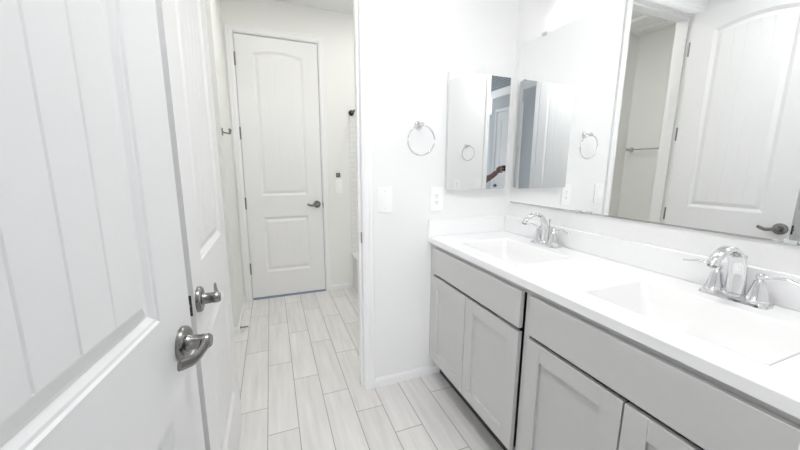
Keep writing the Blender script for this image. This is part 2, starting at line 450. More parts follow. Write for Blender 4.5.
# ------------------------------------------------------------------ doors
def panel_face(bm, x0, x1, H, w_panels, y, sgn):
    """Moulded two-panel arched face. w_panels: list of (px0, px1, z0, z1, rise)."""
    LOOPS = [(0.0, 0.0), (0.004, 0.0035), (0.009, 0.0045), (0.019, 0.0105), (0.024, 0.0110), (0.047, 0.0030), (0.050, 0.0025)]
    def Y(d): return y - sgn * d     # d = depth below the surface; surface normal is sgn along y
    px0, px1 = w_panels[0][0], w_panels[0][1]
    fd = LOOPS[-1][0]
    f0, f1 = px0 + fd, px1 - fd
    gw = 0.0028
    npl = 5
    xs, dep = [f0], [0.0]
    for k in range(1, npl):
        g = f0 + (f1 - f0) * k / npl
        xs += [g - gw, g, g + gw]; dep += [0.0, 0.0019, 0.0]
    xs.append(f1); dep.append(0.0)
    extra = []
    for a, b in zip(range(len(xs) - 1), range(1, len(xs))):
        extra.append((xs[a], dep[a]))
        if xs[b] - xs[a] > 0.02:
            extra += [(xs[a] + (xs[b] - xs[a]) * t, 0.0) for t in (0.33, 0.66)]
    extra.append((xs[-1], dep[-1]))
    xs = [e[0] for e in extra]; dep = [e[1] for e in extra]
    def top(px, z1, rise, d, xx):
        if rise <= 0: return z1 - d
        c = (px0 + px1) / 2; hw = (px1 - px0) / 2
        R = (hw*hw + rise*rise) / (2*rise)
        zc = z1 + rise - R
        return zc + math.sqrt(max((R - d)**2 - (xx - c)**2, 0))
    V = lambda x, d, z: bm.verts.new((x, Y(d), z))
    outer_edges = []
    for (a0, a1, z0, z1, rise) in w_panels:
        rings = []
        for d, dp in LOOPS:
            m = lambda xx: a0 + d + (xx - f0) / (f1 - f0) * (a1 - a0 - 2*d)
            bot = [V(m(xx), dp, z0 + d) for xx in xs]
            tp = [V(m(xx), dp, top(xx, z1, rise, d, m(xx))) for xx in xs]
            rings.append((bot, tp))
        for (b0, t0), (b1, t1) in zip(rings, rings[1:]):
            for k in range(len(xs) - 1):
                bm.faces.new((b0[k], b0[k+1], b1[k+1], b1[k]))
                bm.faces.new((t0[k], t0[k+1], t1[k+1], t1[k]))
            bm.faces.new((b0[0], b1[0], t1[0], t0[0]))
            bm.faces.new((b0[-1], b1[-1], t1[-1], t0[-1]))
        b, t = rings[-1]
        dpl = LOOPS[-1][1]
        bb = [V(v.co.x, dpl + dep[k], v.co.z) if dep[k] else v for k, v in enumerate(b)]
        tt = [V(v.co.x, dpl + dep[k], v.co.z) if dep[k] else v for k, v in enumerate(t)]
        for k in range(len(xs) - 1):
            bm.faces.new((bb[k], bb[k+1], tt[k+1], tt[k]))
        for k in range(1, len(xs) - 1):
            if dep[k]:
                bm.faces.new((b[k-1], bb[k], b[k+1])); bm.faces.new((t[k-1], tt[k], t[k+1]))
        outer_edges.append(rings[0])
    # stiles
    for a, b in ((x0, px0), (px1, x1)):
        bm.faces.new([V(a, 0, 0), V(b, 0, 0), V(b, 0, H), V(a, 0, H)])
    # rails column by column
    lo, hi = outer_edges[1], outer_edges[0]
    for k in range(len(xs) - 1):
        A, Bv = lo[0][k], lo[0][k+1]
        bm.faces.new((V(A.co.x, 0, 0), V(Bv.co.x, 0, 0), Bv, A))
        bm.faces.new((lo[1][k], lo[1][k+1], hi[0][k+1], hi[0][k]))
        A, Bv = hi[1][k], hi[1][k+1]
        bm.faces.new((A, Bv, V(Bv.co.x, 0, H), V(A.co.x, 0, H)))

def lever(parent, x, z, toward, yface=0.0, sgn=-1, lab=None):
    """Wave lever set standing off the door face; toward = +1/-1 along local x."""
    bm = bmesh.new()
    lathe(bm, (x, yface, z), (0, sgn, 0), [(0.0365, 0), (0.0365, 0.007), (0.034, 0.011), (0.029, 0.0125), (0.018, 0.013)], 36)
    rose = obj('rose', bm, 'nickel', parent, smooth=True)
    bm = bmesh.new()
    lathe(bm, (x, yface, z), (0, sgn, 0), [(0.0185, 0.012), (0.0160, 0.018), (0.0150, 0.036), (0.0155, 0.038), (0.0155, 0.052), (0.012, 0.057), (0, 0.058)], 24)
    P = [(x, yface + sgn*0.045, z), (x + toward*0.016, yface + sgn*0.047, z - 0.002), (x + toward*0.034, yface + sgn*0.045, z - 0.006),
         (x + toward*0.056, yface + sgn*0.040, z - 0.008), (x + toward*0.077, yface + sgn*0.034, z - 0.003), (x + toward*0.098, yface + sgn*0.030, z + 0.005)]
    tube(bm, smooth_path(P, 6), [0.0145, 0.0135, 0.0115, 0.0115, 0.0115, 0.0110, 0.0100], 14, flat=[(0.8, 1.0), (0.58, 1.0), (0.42, 1.0)], up=(0, 0, 1))
    lv = obj('lever_handle', bm, 'nickel', parent, smooth=True)
    lv['label'] = 'satin nickel wave lever'
    return rose, lv

def door(name, label, loc, rotz, w, hand, H=2.425, hinge=(), latch=True, hz=0.932, gap=0.012, backset=0.055):
    root = bpy.data.objects.new(name, None)
    root.empty_display_size = 0.05
    COL.objects.link(root)
    root.location = (loc[0], loc[1], gap); root.rotation_euler = (0, 0, rotz)
    root['kind'] = 'structure'
    tag(root, label, 'door')
    x0, x1 = (0, w) if hand > 0 else (-w, 0)
    T = 0.035
    bm = bmesh.new()
    s = 0.138
    panels = [(x0 + s, x1 - s, 1.008, 2.273, 0.034), (x0 + s, x1 - s, 0.252, 0.802, 0.0)]
    panel_face(bm, x0, x1, H, panels, 0.0, -1)
    c = [bm.verts.new(p) for p in ((x0,0,0),(x1,0,0),(x1,T,0),(x0,T,0),(x0,0,H),(x1,0,H),(x1,T,H),(x0,T,H))]
    for q in ((0,3,2,1),(4,5,6,7),(1,2,6,5),(2,3,7,6),(3,0,4,7)):
        bm.faces.new([c[i] for i in q])
    bmesh.ops.remove_doubles(bm, verts=bm.verts[:], dist=0.00005)
    leaf = obj('leaf', bm, 'door', root)
    lx = hand * (w - backset)
    lever(root, lx, hz - gap, -hand)
    if latch:
        ex = hand * w
        bmm = B(((min(ex, ex + hand*0.0015), 0.006, hz - gap - 0.029), (max(ex, ex + hand*0.0015), 0.029, hz - gap + 0.029)))
        lp = obj('latch_plate', bmm, 'slot', root)
        lp['label'] = 'dark latch plate in the free edge'
        bmm = bmesh.new()
        lathe(bmm, (ex, 0.0175, hz - gap), (hand, 0, 0), [(0.008, 0), (0.008, 0.007), (0.0, 0.008)], 16)
        obj('latch_bolt', bmm, 'hinge', lp, smooth=True)
    for z in hinge:
        bmm = bmesh.new()
        for k in range(5):
            lathe(bmm, (-hand*0.003, -0.0065, z - 0.051 + k*0.0206), (0, 0, 1), [(0.0062, 0), (0.0062, 0.0198)], 12)
        lathe(bmm, (-hand*0.003, -0.0065, z - 0.055), (0, 0, 1), [(0.0045, 0), (0.0062, 0.002), (0.0062, 0.004)], 12)
        lathe(bmm, (-hand*0.003, -0.0065, z + 0.052), (0, 0, 1), [(0.0062, 0), (0.0062, 0.002), (0.0045, 0.004)], 12)
        hg = obj('hinge', bmm, 'hinge', root, smooth=True)
        hg['label'] = 'dark metal hinge'
    return root

HZ = (0.30, 0.94, 1.58, 2.21)
far_door = door('door_1', 'closed white plank-panel door at the far end, facing the viewer', (-0.2313, Y2 + 0.001, 0), 0, 0.7058, 1, hinge=[z for z in HZ], gap=0.020, H=2.418)
bm = B(((0.4765, Y2 - 0.0205, 0.885), (0.4835, Y2 - 0.0002, 0.945)))
sp = obj('strike_plate', B(((0.7085, -0.004, 0.875), (0.716, -0.0005, 0.93))), 'hinge', far_door); sp['label'] = 'dark strike plate at the latch side'
bm.free()
th = obj('daylight_gap', B(((0.0, -0.006, -0.020), (0.7058, 0.05, -0.001))), 'daylight_gap', far_door); th['label'] = 'blue-grey strip painted as daylight under the door'  # blue daylight in the gap, painted as a solid strip

door2 = door('door_2', 'open white door folded back beside the doorway, farther of the two left doors', (-0.213, 1.690, 0), PI/2, 0.708, -1, backset=0.045)
for z in HZ:
    # hinge leaf screwed to the jamb behind the open door
    hg = obj('hinge', B(((0.006, 0.0425, z - 0.063), (0.036, 0.0448, z + 0.039))), 'hinge', door2); hg['label'] = 'dark metal hinge leaf on the jamb'
    bmm = bmesh.new(); lathe(bmm, (0.003, 0.0405, z - 0.063), (0, 0, 1), [(0.006, 0), (0.006, 0.102)], 12)
    obj('hinge_barrel', bmm, 'hinge', hg, smooth=True)

ang = math.radians(90 - 7.067)
door3 = door('door_3', 'open white entry door in the left foreground, nearest the viewer', (-0.2815, 0.088, 0), ang, 0.745, 1, backset=0.060)
door4 = door('door_4', 'white arched-panel door of the room behind, seen in the cabinet mirror', (HX0 - 0.001, -1.870, 0), PI/2, 0.711, -1)

# ------------------------------------------------------------------ vanity cabinet
van = thing('vanity_cabinet', 'long grey shaker vanity cabinet under the white countertop', 'cabinet', (1.12, 0.9, 0))
VO = Vector((1.12, 0.9, 0))
def vobj(name, bm, m, parent=None, **k):
    bmesh.ops.translate(bm, verts=bm.verts[:], vec=-VO)
    return obj(name, bm, m, parent or van, **k)
VY0, VY1 = Y0 + 0.003, Y1 - 0.001
XFF, XD = 0.870, 0.850
ZB, ZT = 0.128, HC - 0.034
UNIT = [(0.918, 1.640), (0.150, 0.869)]       # door fields
# face frame with openings, sides, bottom
fr = [((XFF, 1.650, ZB), (XFF + 0.02, VY1, ZT)), ((XFF, 0.880, ZB), (XFF + 0.02, 0.907, ZT)), ((XFF, VY0, ZB), (XFF + 0.02, 0.142, ZT))]
for a, b in ((0.907, 1.650), (0.142, 0.880)):
    fr += [((XFF, a, ZB), (XFF + 0.02, b, 0.150)), ((XFF, a, 0.846), (XFF + 0.02, b, ZT))]
vobj('face_frame', B(*fr), 'cab')
vobj('carcass', B(((XFF + 0.02, VY1 - 0.016, ZB), (XM - 0.002, VY1, ZT)), ((XFF + 0.02, VY0, ZB), (XM - 0.002, VY0 + 0.016, ZT)),
                  ((XFF + 0.02, VY0 + 0.016, ZB), (XM - 0.002, VY1 - 0.016, ZB + 0.016)), ((XM - 0.03, VY0 + 0.016, ZB + 0.016), (XM - 0.022, VY1 - 0.016, ZT)), ((XFF + 0.02, 0.885, ZB + 0.016), (XM - 0.03, 0.901, ZT - 0.19))), 'cab_gap_shade')
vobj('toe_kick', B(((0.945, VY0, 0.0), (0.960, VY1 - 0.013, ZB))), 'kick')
def shaker(y0, y1, z0, z1, rail=0.062):
    bm = bmesh.new()
    box(bm, (XD, y0, z0), (XFF - 0.001, y0 + rail, z1)); box(bm, (XD, y1 - rail, z0), (XFF - 0.001, y1, z1))
    box(bm, (XD, y0 + rail, z0), (XFF - 0.001, y1 - rail, z0 + rail)); box(bm, (XD, y0 + rail, z1 - rail), (XFF - 0.001, y1 - rail, z1))
    return bm
for y0, y1 in UNIT:
    mid = (y0 + y1) / 2 + (0.010 if y0 > 0.5 else -0.0)
    for a, b in ((mid + 0.0025, y1), (y0, mid - 0.0025)):
        d = vobj('door', shaker(a, b, 0.155, 0.684), 'cab', bevel=0.0012)
        p = obj('door_panel', (lambda bm: (bmesh.ops.translate(bm, verts=bm.verts[:], vec=-VO), bm)[1])(B(((XD + 0.0115, a + 0.060, 0.215), (XD + 0.0165, b - 0.060, 0.624)))), 'cab', d)
    vobj('drawer_front', B(((XD, y0, 0.700), (XFF - 0.001, y1, 0.848))), 'cab', bevel=0.0015)

# ------------------------------------------------------------------ countertop with integral basins
ct = thing('vanity_countertop', 'white vanity countertop with two sunken rectangular basins', 'countertop', (1.12, 0.9, HC))
CO = Vector((1.12, 0.9, HC))
def cobj(name, bm, m, **k):
    bmesh.ops.translate(bm, verts=bm.verts[:], vec=-CO)
    return obj(name, bm, m, ct, **k)
SX0, SX1 = 0.945, 1.255
SINKS = [(1.062, 1.512), (0.297, 0.747)]
XB = XM - 0.0005
def slab_with_holes():
    bm = bmesh.new()
    xs = [XC, SX0, SX1, XB]
    ys = [VY0, SINKS[1][0], SINKS[1][1], SINKS[0][0], SINKS[0][1], VY1]
    for i in range(3):
        for j in range(5):
            if i == 1 and j in (1, 3): continue
            box(bm, (xs[i], ys[j], HC - 0.033), (xs[i+1], ys[j+1], HC))
    bmesh.ops.remove_doubles(bm, verts=bm.verts[:], dist=1e-5)
    seen = {}
    for f in bm.faces[:]:
        key = tuple(sorted(v.index for v in f.verts))
    bm.verts.index_update()
    for f in bm.faces[:]:
        key = tuple(sorted(v.index for v in f.verts))
        seen.setdefault(key, []).append(f)
    dele = [f for fs in seen.values() if len(fs) > 1 for f in fs]
    bmesh.ops.delete(bm, geom=dele, context='FACES')
    return bm
cobj('slab', slab_with_holes(), 'counter', bevel=0.003, seg=3)
def basin(y0, y1):
    bm = bmesh.new()
    def ring(inx, iny, z, r, n=6):
        a0, a1, b0, b1 = SX0 + inx, SX1 - inx, y0 + iny, y1 - iny
        pts = []
        for cx, cy, s in ((a1 - r, b1 - r, 0), (a0 + r, b1 - r, 1), (a0 + r, b0 + r, 2), (a1 - r, b0 + r, 3)):
            for k in range(n + 1):
                t = PI/2 * (s + k / n)
                pts.append(bm.verts.new((cx + r*math.cos(t), cy + r*math.sin(t), z)))
        return pts
    spec = [(-0.006, -0.006, HC - 0.0004, 0.004), (0.001, 0.001, HC - 0.0008, 0.012), (0.006, 0.006, HC - 0.006, 0.018), (0.018, 0.026, HC - 0.06, 0.03), (0.030, 0.045, HC - 0.105, 0.035),
            (0.050, 0.075, HC - 0.122, 0.04), (0.09, 0.15, HC - 0.128, 0.03), (0.132, 0.200, HC - 0.131, 0.02)]
    R = [ring(*s) for s in spec[1:]]
    for a, b in zip(R, R[1:]):
        n = len(a)
        for k in range(n): bm.faces.new((a[k], a[(k+1) % n], b[(k+1) % n], b[k]))
    bm.faces.new(R[-1])
    # square-cornered lip that meets the slab's cut-out
    n = len(R[0]); q = n // 4
    cor = [bm.verts.new(p) for p in ((SX1, y1, HC - 0.0008), (SX0, y1, HC - 0.0008), (SX0, y0, HC - 0.0008), (SX1, y0, HC - 0.0008))]
    for s in range(4):
        for k in range(q - 1): bm.faces.new((cor[s], R[0][s*q + k], R[0][s*q + k + 1]))
        bm.faces.new((cor[s], R[0][s*q + q - 1], R[0][((s+1)*q) % n], cor[(s+1) % 4]))
    return bm
for y0, y1 in SINKS:
    s = cobj('basin', basin(y0, y1), 'sink', smooth=True)
    bm = bmesh.new(); lathe(bm, ((SX0+SX1)/2, (y0+y1)/2, HC - 0.1315), (0, 0, 1), [(0.022, 0), (0.022, 0.003), (0.017, 0.004), (0.016, 0.002), (0, 0.004)], 24)
    bmesh.ops.translate(bm, verts=bm.verts[:], vec=-CO)
    obj('drain', bm, 'chrome', s, smooth=True)
tag(obj('backsplash', B(((XM - 0.016, VY0, HC + 0.0002), (XM - 0.001, VY1, HC + 0.1015))), 'counter', bevel=0.005, seg=4, smooth=False, origin=(XM, 0.9, HC)),
    'long low white backsplash strip along the wall under the mirror', 'backsplash')
tag(obj('side_splash', B(((XC + 0.001, VY1 - 0.014, HC + 0.0002), (XM - 0.0165, VY1, HC + 0.1015))), 'counter', bevel=0.0025, seg=3, origin=(1.12, Y1, HC)),
    'short white splash strip at the counter end below the mirrored cabinet', 'backsplash')

# ------------------------------------------------------------------ faucets
def make_faucet(label, y):
    t = thing('sink_faucet', label, 'faucet', (1.340, y, HC), 0)
    bm = bmesh.new()
    # stepped base plate with rounded ends
    def slab(hx, hy, z0, z1, r, hx2, hy2, r2):
        rings = []
        for ax, ay, rr, z in ((hx, hy, r, z0), (hx2, hy2, r2, z1)):
            pts = []
            for cx, cy, s in ((ax - rr, ay - rr, 0), (-ax + rr, ay - rr, 1), (-ax + rr, -ay + rr, 2), (ax - rr, -ay + rr, 3)):
                for k in range(7):
                    a = PI/2 * (s + k/6)
                    pts.append(bm.verts.new((cx + rr*math.cos(a), cy + rr*math.sin(a), z)))
            rings.append(pts)
        n = len(rings[0])
        for k in range(n): bm.faces.new((rings[0][k], rings[0][(k+1) % n], rings[1][(k+1) % n], rings[1][k]))
        bm.faces.new(rings[0][::-1]); bm.faces.new(rings[1])
    slab(0.031, 0.084, 0.0, 0.007, 0.016, 0.030, 0.083, 0.016)
    slab(0.028, 0.081, 0.007, 0.013, 0.015, 0.024, 0.077, 0.013)
    slab(0.022, 0.074, 0.013, 0.019, 0.012, 0.018, 0.071, 0.012)
    obj('base_plate', bm, 'chrome', t, smooth=True)
    bm = bmesh.new()
    P = [(-0.002, 0, 0.014), (-0.004, 0, 0.05), (-0.010, 0, 0.095), (-0.032, 0, 0.142), (-0.070, 0, 0.166), (-0.110, 0, 0.161), (-0.140, 0, 0.143), (-0.150, 0, 0.124)]
    tube(bm, smooth_path(P, 7), [0.0265, 0.0250, 0.0235, 0.0220, 0.0195, 0.0170, 0.0150, 0.0145], 24, flat=[(1.0, 0.62), (1.0, 0.50), (1.0, 0.48), (1.0, 0.55), (1.0, 0.80)], up=(0.3, 0, 1))
    lathe(bm, (-0.002, 0, 0.014), (0, 0, 1), [(0.029, 0), (0.029, 0.004), (0.0265, 0.007)], 24)
    sp = obj('spout', bm, 'chrome', t, smooth=True)
    bm = bmesh.new(); lathe(bm, (-0.1505, 0, 0.1245), (-0.40, 0, -0.92), [(0.0105, 0), (0.0115, 0.005), (0.009, 0.006)], 20)
    obj('aerator', bm, 'nickel', sp, smooth=True)
    for s in (-1, 1):
        bm = bmesh.new()
        hy = s * 0.0508
        lathe(bm, (0, hy, 0.0), (0, 0, 1), [(0.0275, 0.004), (0.0275, 0.016), (0.0285, 0.019), (0.0265, 0.023), (0.0235, 0.027), (0.0225, 0.033), (0.0195, 0.045), (0.0165, 0.058), (0.0145, 0.068), (0.0135, 0.073), (0.009, 0.077), (0.0075, 0.081)], 28)
        h = obj('handle', bm, 'chrome', t, smooth=True)
        bm = bmesh.new()
        lathe(bm, (0, hy, 0.080), (0, 0, 1), [(0.0075, 0), (0.0105, 0.003), (0.0115, 0.009), (0.010, 0.015), (0.006, 0.018), (0, 0.019)], 22)
        P = [(0, hy, 0.090), (0, hy + s*0.018, 0.089), (0, hy + s*0.034, 0.094), (-0.002, hy + s*0.052, 0.096), (-0.003, hy + s*0.072, 0.091), (-0.003, hy + s*0.090, 0.087), (-0.003, hy + s*0.096, 0.088)]
        tube(bm, smooth_path(P, 6), [0.0062, 0.0045, 0.0055, 0.0050, 0.0055, 0.0058, 0.0035], 14, flat=[(1.0, 1.0), (1.2, 0.75), (1.3, 0.7), (1.3, 0.7)], up=(0, 0, 1))
        obj('lever', bm, 'chrome', h, smooth=True)
    bm = bmesh.new()
    lathe(bm, (0.020, 0, 0.012), (0, 0, 1), [(0.0028, 0), (0.0028, 0.108), (0.0035, 0.110), (0.0065, 0.116), (0.0070, 0.121), (0.0045, 0.126), (0, 0.127)], 16)
    obj('lift_rod', bm, 'chrome', t, smooth=True)
    return t
f1 = make_faucet('chrome two-handle faucet at the nearer basin on the right', 0.526)
f2 = copy_tree(f1, (1.340, 1.300, HC))
f2['label'] = 'chrome two-handle faucet at the farther basin by the cabinet wall'
f1['group'] = f2['group'] = 'basin faucets'

# ------------------------------------------------------------------ mirrors
def edge_faces(o, m='edge'):
    o.data.materials.append(M[m])
    for p in o.data.polygons:
        if abs(p.normal.z) > 0.9 or (abs(p.normal.y) > 0.9 and o is not bpy.data.objects.get('mirror_door')) or (abs(p.normal.x) > 0.9 and o is bpy.data.objects.get('mirror_door')):
            p.material_index = 1
mr = thing('wall_mirror', 'long frameless mirror on the wall above the countertop', 'mirror', (XM, 0.9, 1.096))
obj('glass', B(((-0.006, 0.15 - 0.9, 0), (-0.0005, 1.664 - 0.9, 2.005 - 1.096))), 'mirror', mr)
edge_faces(bpy.data.objects['glass'])
ch = obj('bottom_channel', B(((-0.0085, 0.15 - 0.9, -0.0035), (-0.0005, 1.664 - 0.9, -0.0002)), ((-0.0085, 0.15 - 0.9, -0.0002), (-0.0068, 1.664 - 0.9, 0.002))), 'bar', mr)
ch['label'] = 'thin grey metal channel under the mirror'
for y, z, up in ((1.482, 2.005, 1), (0.45, 2.005, 1), (1.166, 1.100, -1), (1.108, 1.100, -1), (0.45, 1.100, -1)):
    zz = z - 1.096
    bm = B(((-0.0115, y - 0.9 - 0.013, min(zz - up*0.004, zz + up*0.0095)), (-0.0088, y - 0.9 + 0.013, max(zz - up*0.004, zz + up*0.0095))),
           ((-0.0115, y - 0.9 - 0.013, min(zz + up*0.0078, zz + up*0.0095)), (-0.0005, y - 0.9 + 0.013, max(zz + up*0.0078, zz + up*0.0095))))
    c = obj('mirror_clip', bm, 'clear', mr, bevel=0.0008)
    c['label'] = 'small clear clip at the mirror edge'

mc = thing('medicine_cabinet', 'frameless mirrored medicine cabinet beside the corner, right of the towel ring', 'cabinet', (1.147, Y1, 1.178))
obj('body', B(((-0.200, -0.029, 0.004), (0.200, -0.0005, 0.646))), 'alu', mc)
md = obj('mirror_door', B(((-0.206, -0.035, 0.0), (0.204, -0.030, 0.650))), 'mirror', mc)
edge_faces(md, 'alu')

# ------------------------------------------------------------------ towel rings
def towel_ring(label, x, yw, z, sgn):
    t = thing('towel_ring', label, 'towel ring', (x, yw, z))
    bm = bmesh.new()
    lathe(bm, (0, 0, 0), (0, sgn, 0), [(0.0235, 0.0003), (0.0235, 0.004), (0.021, 0.008), (0.013, 0.011), (0.010, 0.020), (0.0095, 0.040), (0.0125, 0.044), (0.0125, 0.056), (0.009, 0.060), (0, 0.061)], 28)
    lathe(bm, (-0.013, sgn*0.050, -0.002), (1, 0, 0), [(0.004, 0), (0.0075, 0.003), (0.0075, 0.023), (0.004, 0.026)], 16)
    obj('mounting_post', bm, 'chrome', t, smooth=True)
    bm = bmesh.new()
    R = 0.079
    pts = [Vector((R*math.sin(2*PI*k/56), sgn*(0.050 - 0.010*(1-math.cos(2*PI*k/56))/2), -0.002 - R + R*math.cos(2*PI*k/56))) for k in range(56)]
    tube(bm, pts, [0.0042], 12, closed=True, up=(0, 1, 0.13))
    obj('ring', bm, 'chrome', t, smooth=True)
    return t
t1 = towel_ring('chrome towel ring on the white wall left of the mirrored cabinet', 0.771, Y1, 1.531, -1)
t2 = towel_ring('chrome towel ring on the opposite wall, seen reflected in the mirrored cabinet', 0.735, Y0, 1.545, 1)
t1['group'] = t2['group'] = 'towel rings'

# ------------------------------------------------------------------ electrical plates
def plate(name, label, cat, x, yw, z, sgn, w=0.082, h=0.141, kind='switch', group=None):
    t = thing(name, label, cat, (x, yw, z), 0, group)
    y = lambda a, b: (min(sgn*a, sgn*b), max(sgn*a, sgn*b))
    def bx(x0, x1, d0, d1, z0, z1):
        a, b = y(d0, d1)
        return ((x0, a, z0), (x1, b, z1))
    obj('cover_plate', B(bx(-w/2, w/2, 0.0003, 0.0075, -h/2, h/2)), 'plastic', t, bevel=0.002)
    if kind == 'switch':
        obj('rocker', B(bx(-0.0165, 0.0165, 0.0075, 0.0115, -0.0335, 0.0335)), 'plastic', t, bevel=0.0015)
        for s in (-1, 1):
            bm = bmesh.new(); lathe(bm, (0, sgn*0.0073, s*0.048), (0, sgn, 0), [(0.0035, 0), (0.003, 0.001), (0, 0.0011)], 12)
            obj('screw', bm, 'alu', t)
    else:
        for s in (-1, 1):
            bm = bmesh.new()
            lathe(bm, (0, sgn*0.0070, s*0.0195), (0, sgn, 0), [(0.0172, 0), (0.0172, 0.0022), (0, 0.0022)], 28)
            soc = obj('socket', bm, 'plastic', t)
            bm = B(bx(-0.0075, -0.0055, 0.0090, 0.0096, s*0.0195 - 0.001, s*0.0195 + 0.008), bx(0.0055, 0.0075, 0.0090, 0.0096, s*0.0195 - 0.001, s*0.0195 + 0.008))
            lathe(bm, (0, sgn*0.0090, s*0.0195 - 0.008), (0, sgn, 0), [(0.0026, 0), (0.0026, 0.0006)], 12)
            obj('slots', bm, 'slot', soc)
        bm = bmesh.new(); lathe(bm, (0, sgn*0.0073, 0), (0, sgn, 0), [(0.003, 0), (0.0026, 0.001), (0, 0.0011)], 12)
        obj('screw', bm, 'alu', t)
    return t
plate('light_switch', 'white rocker light switch beside the doorway casing, below the towel ring', 'switch', 0.577, Y1, 1.127, -1, group='wall plates')
plate('electrical_outlet', 'white double outlet below the mirrored cabinet', 'outlet', 0.894, Y1, 1.124, -1, kind='outlet', group='wall plates')
plate('electrical_outlet', 'white outlet on the opposite wall, seen low in the mirrored cabinet', 'outlet', 0.842, Y0, 1.105, 1, kind='outlet', group='wall plates')
plate('light_switch', 'white light switch on the opposite wall, reflected beside the door casing in the mirrored cabinet', 'switch', 0.560, Y0, 1.118, 1, group='wall plates')
plate('light_switch', 'white switch plate on the far wall between far door and bathtub', 'switch', 0.646, Y2, 1.108, -1, w=0.074, h=0.150, group='wall plates')
t = thing('wall_timer', 'small dark grey square control above the switch plate by the far door', 'wall control', (0.641, Y2, 1.222))
obj('housing', B(((-0.022, -0.011, -0.022), (0.022, -0.0003, 0.022))), 'greybox', t, bevel=0.003)
obj('screen', B(((-0.014, -0.0118, -0.010), (0.014, -0.0109, 0.014))), 'hinge', t)

# ------------------------------------------------------------------ toilet room fittings
rh = thing('robe_hook', 'small dark double robe hook on the short wall left of the far door', 'hook', (XL, 2.74, 1.550))
obj('back_plate', B(((0.0003, -0.016, -0.026), (0.007, 0.016, 0.026))), 'hinge', rh, bevel=0.002)
bm = bmesh.new()
tube(bm, smooth_path([(0.005, 0, -0.004), (0.026, 0, -0.008), (0.045, 0, -0.010)], 4), [0.0055], 12)
obj('arm', bm, 'hinge', rh, smooth=True)
for s in (-1, 1):
    bm = bmesh.new()
    tube(bm, smooth_path([(0.043, 0, -0.010), (0.048, s*0.018, -0.012), (0.052, s*0.032, -0.004), (0.054, s*0.036, 0.014)], 4), [0.005, 0.0045, 0.006], 12)
    ball(bm, (0.054, s*0.036, 0.016), 0.0075)
    obj('prong', bm, 'hinge', rh, smooth=True)

tb = thing('towel_bar', 'satin nickel towel bar on the nook wall, seen through the doorway in the long mirror', 'towel bar', (NX, 2.33, 1.518))
for s in (-1, 1):
    bm = bmesh.new()
    lathe(bm, (0, s*0.30, 0), (1, 0, 0), [(0.028, 0.0003), (0.028, 0.006), (0.018, 0.012), (0.012, 0.030), (0.012, 0.055), (0.016, 0.060), (0.016, 0.078), (0.010, 0.082), (0, 0.083)], 24)
    obj('post', bm, 'bar', tb, smooth=True)
bm = bmesh.new(); tube(bm, [(0.068, -0.30, 0), (0.068, 0.30, 0)], [0.008], 16)
obj('bar', bm, 'bar', tb, smooth=True)

rod = thing('shower_rod', 'shower curtain rod along the tub with a dark end flange', 'shower rod', (0.788, Y2 - 0.0095, 1.838))
bm = bmesh.new(); tube(bm, [(0, -0.01, 0), (0, -(Y2 - 0.009 - 1.8305), 0)], [0.0125], 20)
obj('pole', bm, 'dark', rod, smooth=True)
bm = bmesh.new(); lathe(bm, (0, 0, 0), (0, -1, 0), [(0.028, 0.0003), (0.028, 0.008), (0.019, 0.022), (0.015, 0.030), (0.0126, 0.031)], 28)
fl = obj('end_flange', bm, 'dark', rod, smooth=True)

tub = thing('bathtub', 'white alcove bathtub at the far right behind the doorway casing', 'bathtub', (1.14, 2.6, 0))
TX0, TX1, TY0, TY1, TZ = 0.768 - 1.14, 1.511 - 1.14, 1.832 - 2.6, Y2 - 0.009 - 2.6, 0.402
bm = bmesh.new()
def rrect(a0, a1, b0, b1, r, z, n=7):
    out = []
    for cx, cy, s in ((a1 - r, b1 - r, 0), (a0 + r, b1 - r, 1), (a0 + r, b0 + r, 2), (a1 - r, b0 + r, 3)):
        for k in range(n + 1):
            a = PI/2 * (s + k/n)
            out.append(bm.verts.new((cx + r*math.cos(a), cy + r*math.sin(a), z)))
    return out
R = [rrect(TX0 + 0.012, TX1, TY0, TY1, 0.004, 0.0), rrect(TX0 + 0.008, TX1, TY0, TY1, 0.004, TZ - 0.05), rrect(TX0, TX1, TY0, TY1, 0.006, TZ - 0.035), rrect(TX0, TX1, TY0, TY1, 0.006, TZ - 0.008),
     rrect(TX0 + 0.006, TX1 - 0.001, TY0 + 0.001, TY1 - 0.001, 0.008, TZ),
     rrect(TX0 + 0.075, TX1 - 0.06, TY0 + 0.08, TY1 - 0.08, 0.12, TZ), rrect(TX0 + 0.085, TX1 - 0.07, TY0 + 0.09, TY1 - 0.09, 0.12, TZ - 0.012),
     rrect(TX0 + 0.12, TX1 - 0.10, TY0 + 0.16, TY1 - 0.14, 0.13, 0.12), rrect(TX0 + 0.16, TX1 - 0.14, TY0 + 0.22, TY1 - 0.2, 0.12, 0.075)]
for a, b in zip(R, R[1:]):
    n = len(a)
    for k in range(n): bm.faces.new((a[k], a[(k+1) % n], b[(k+1) % n], b[k]))
bm.faces.new(R[-1]); bm.faces.new(R[0][::-1])
obj('shell', bm, 'tub', tub, smooth=True)
bm = bmesh.new(); lathe(bm, (0, 0.5, 0.0755), (0, 0, 1), [(0.03, 0), (0.028, 0.003), (0, 0.003)], 24)
obj('drain', bm, 'chrome', tub, smooth=True)

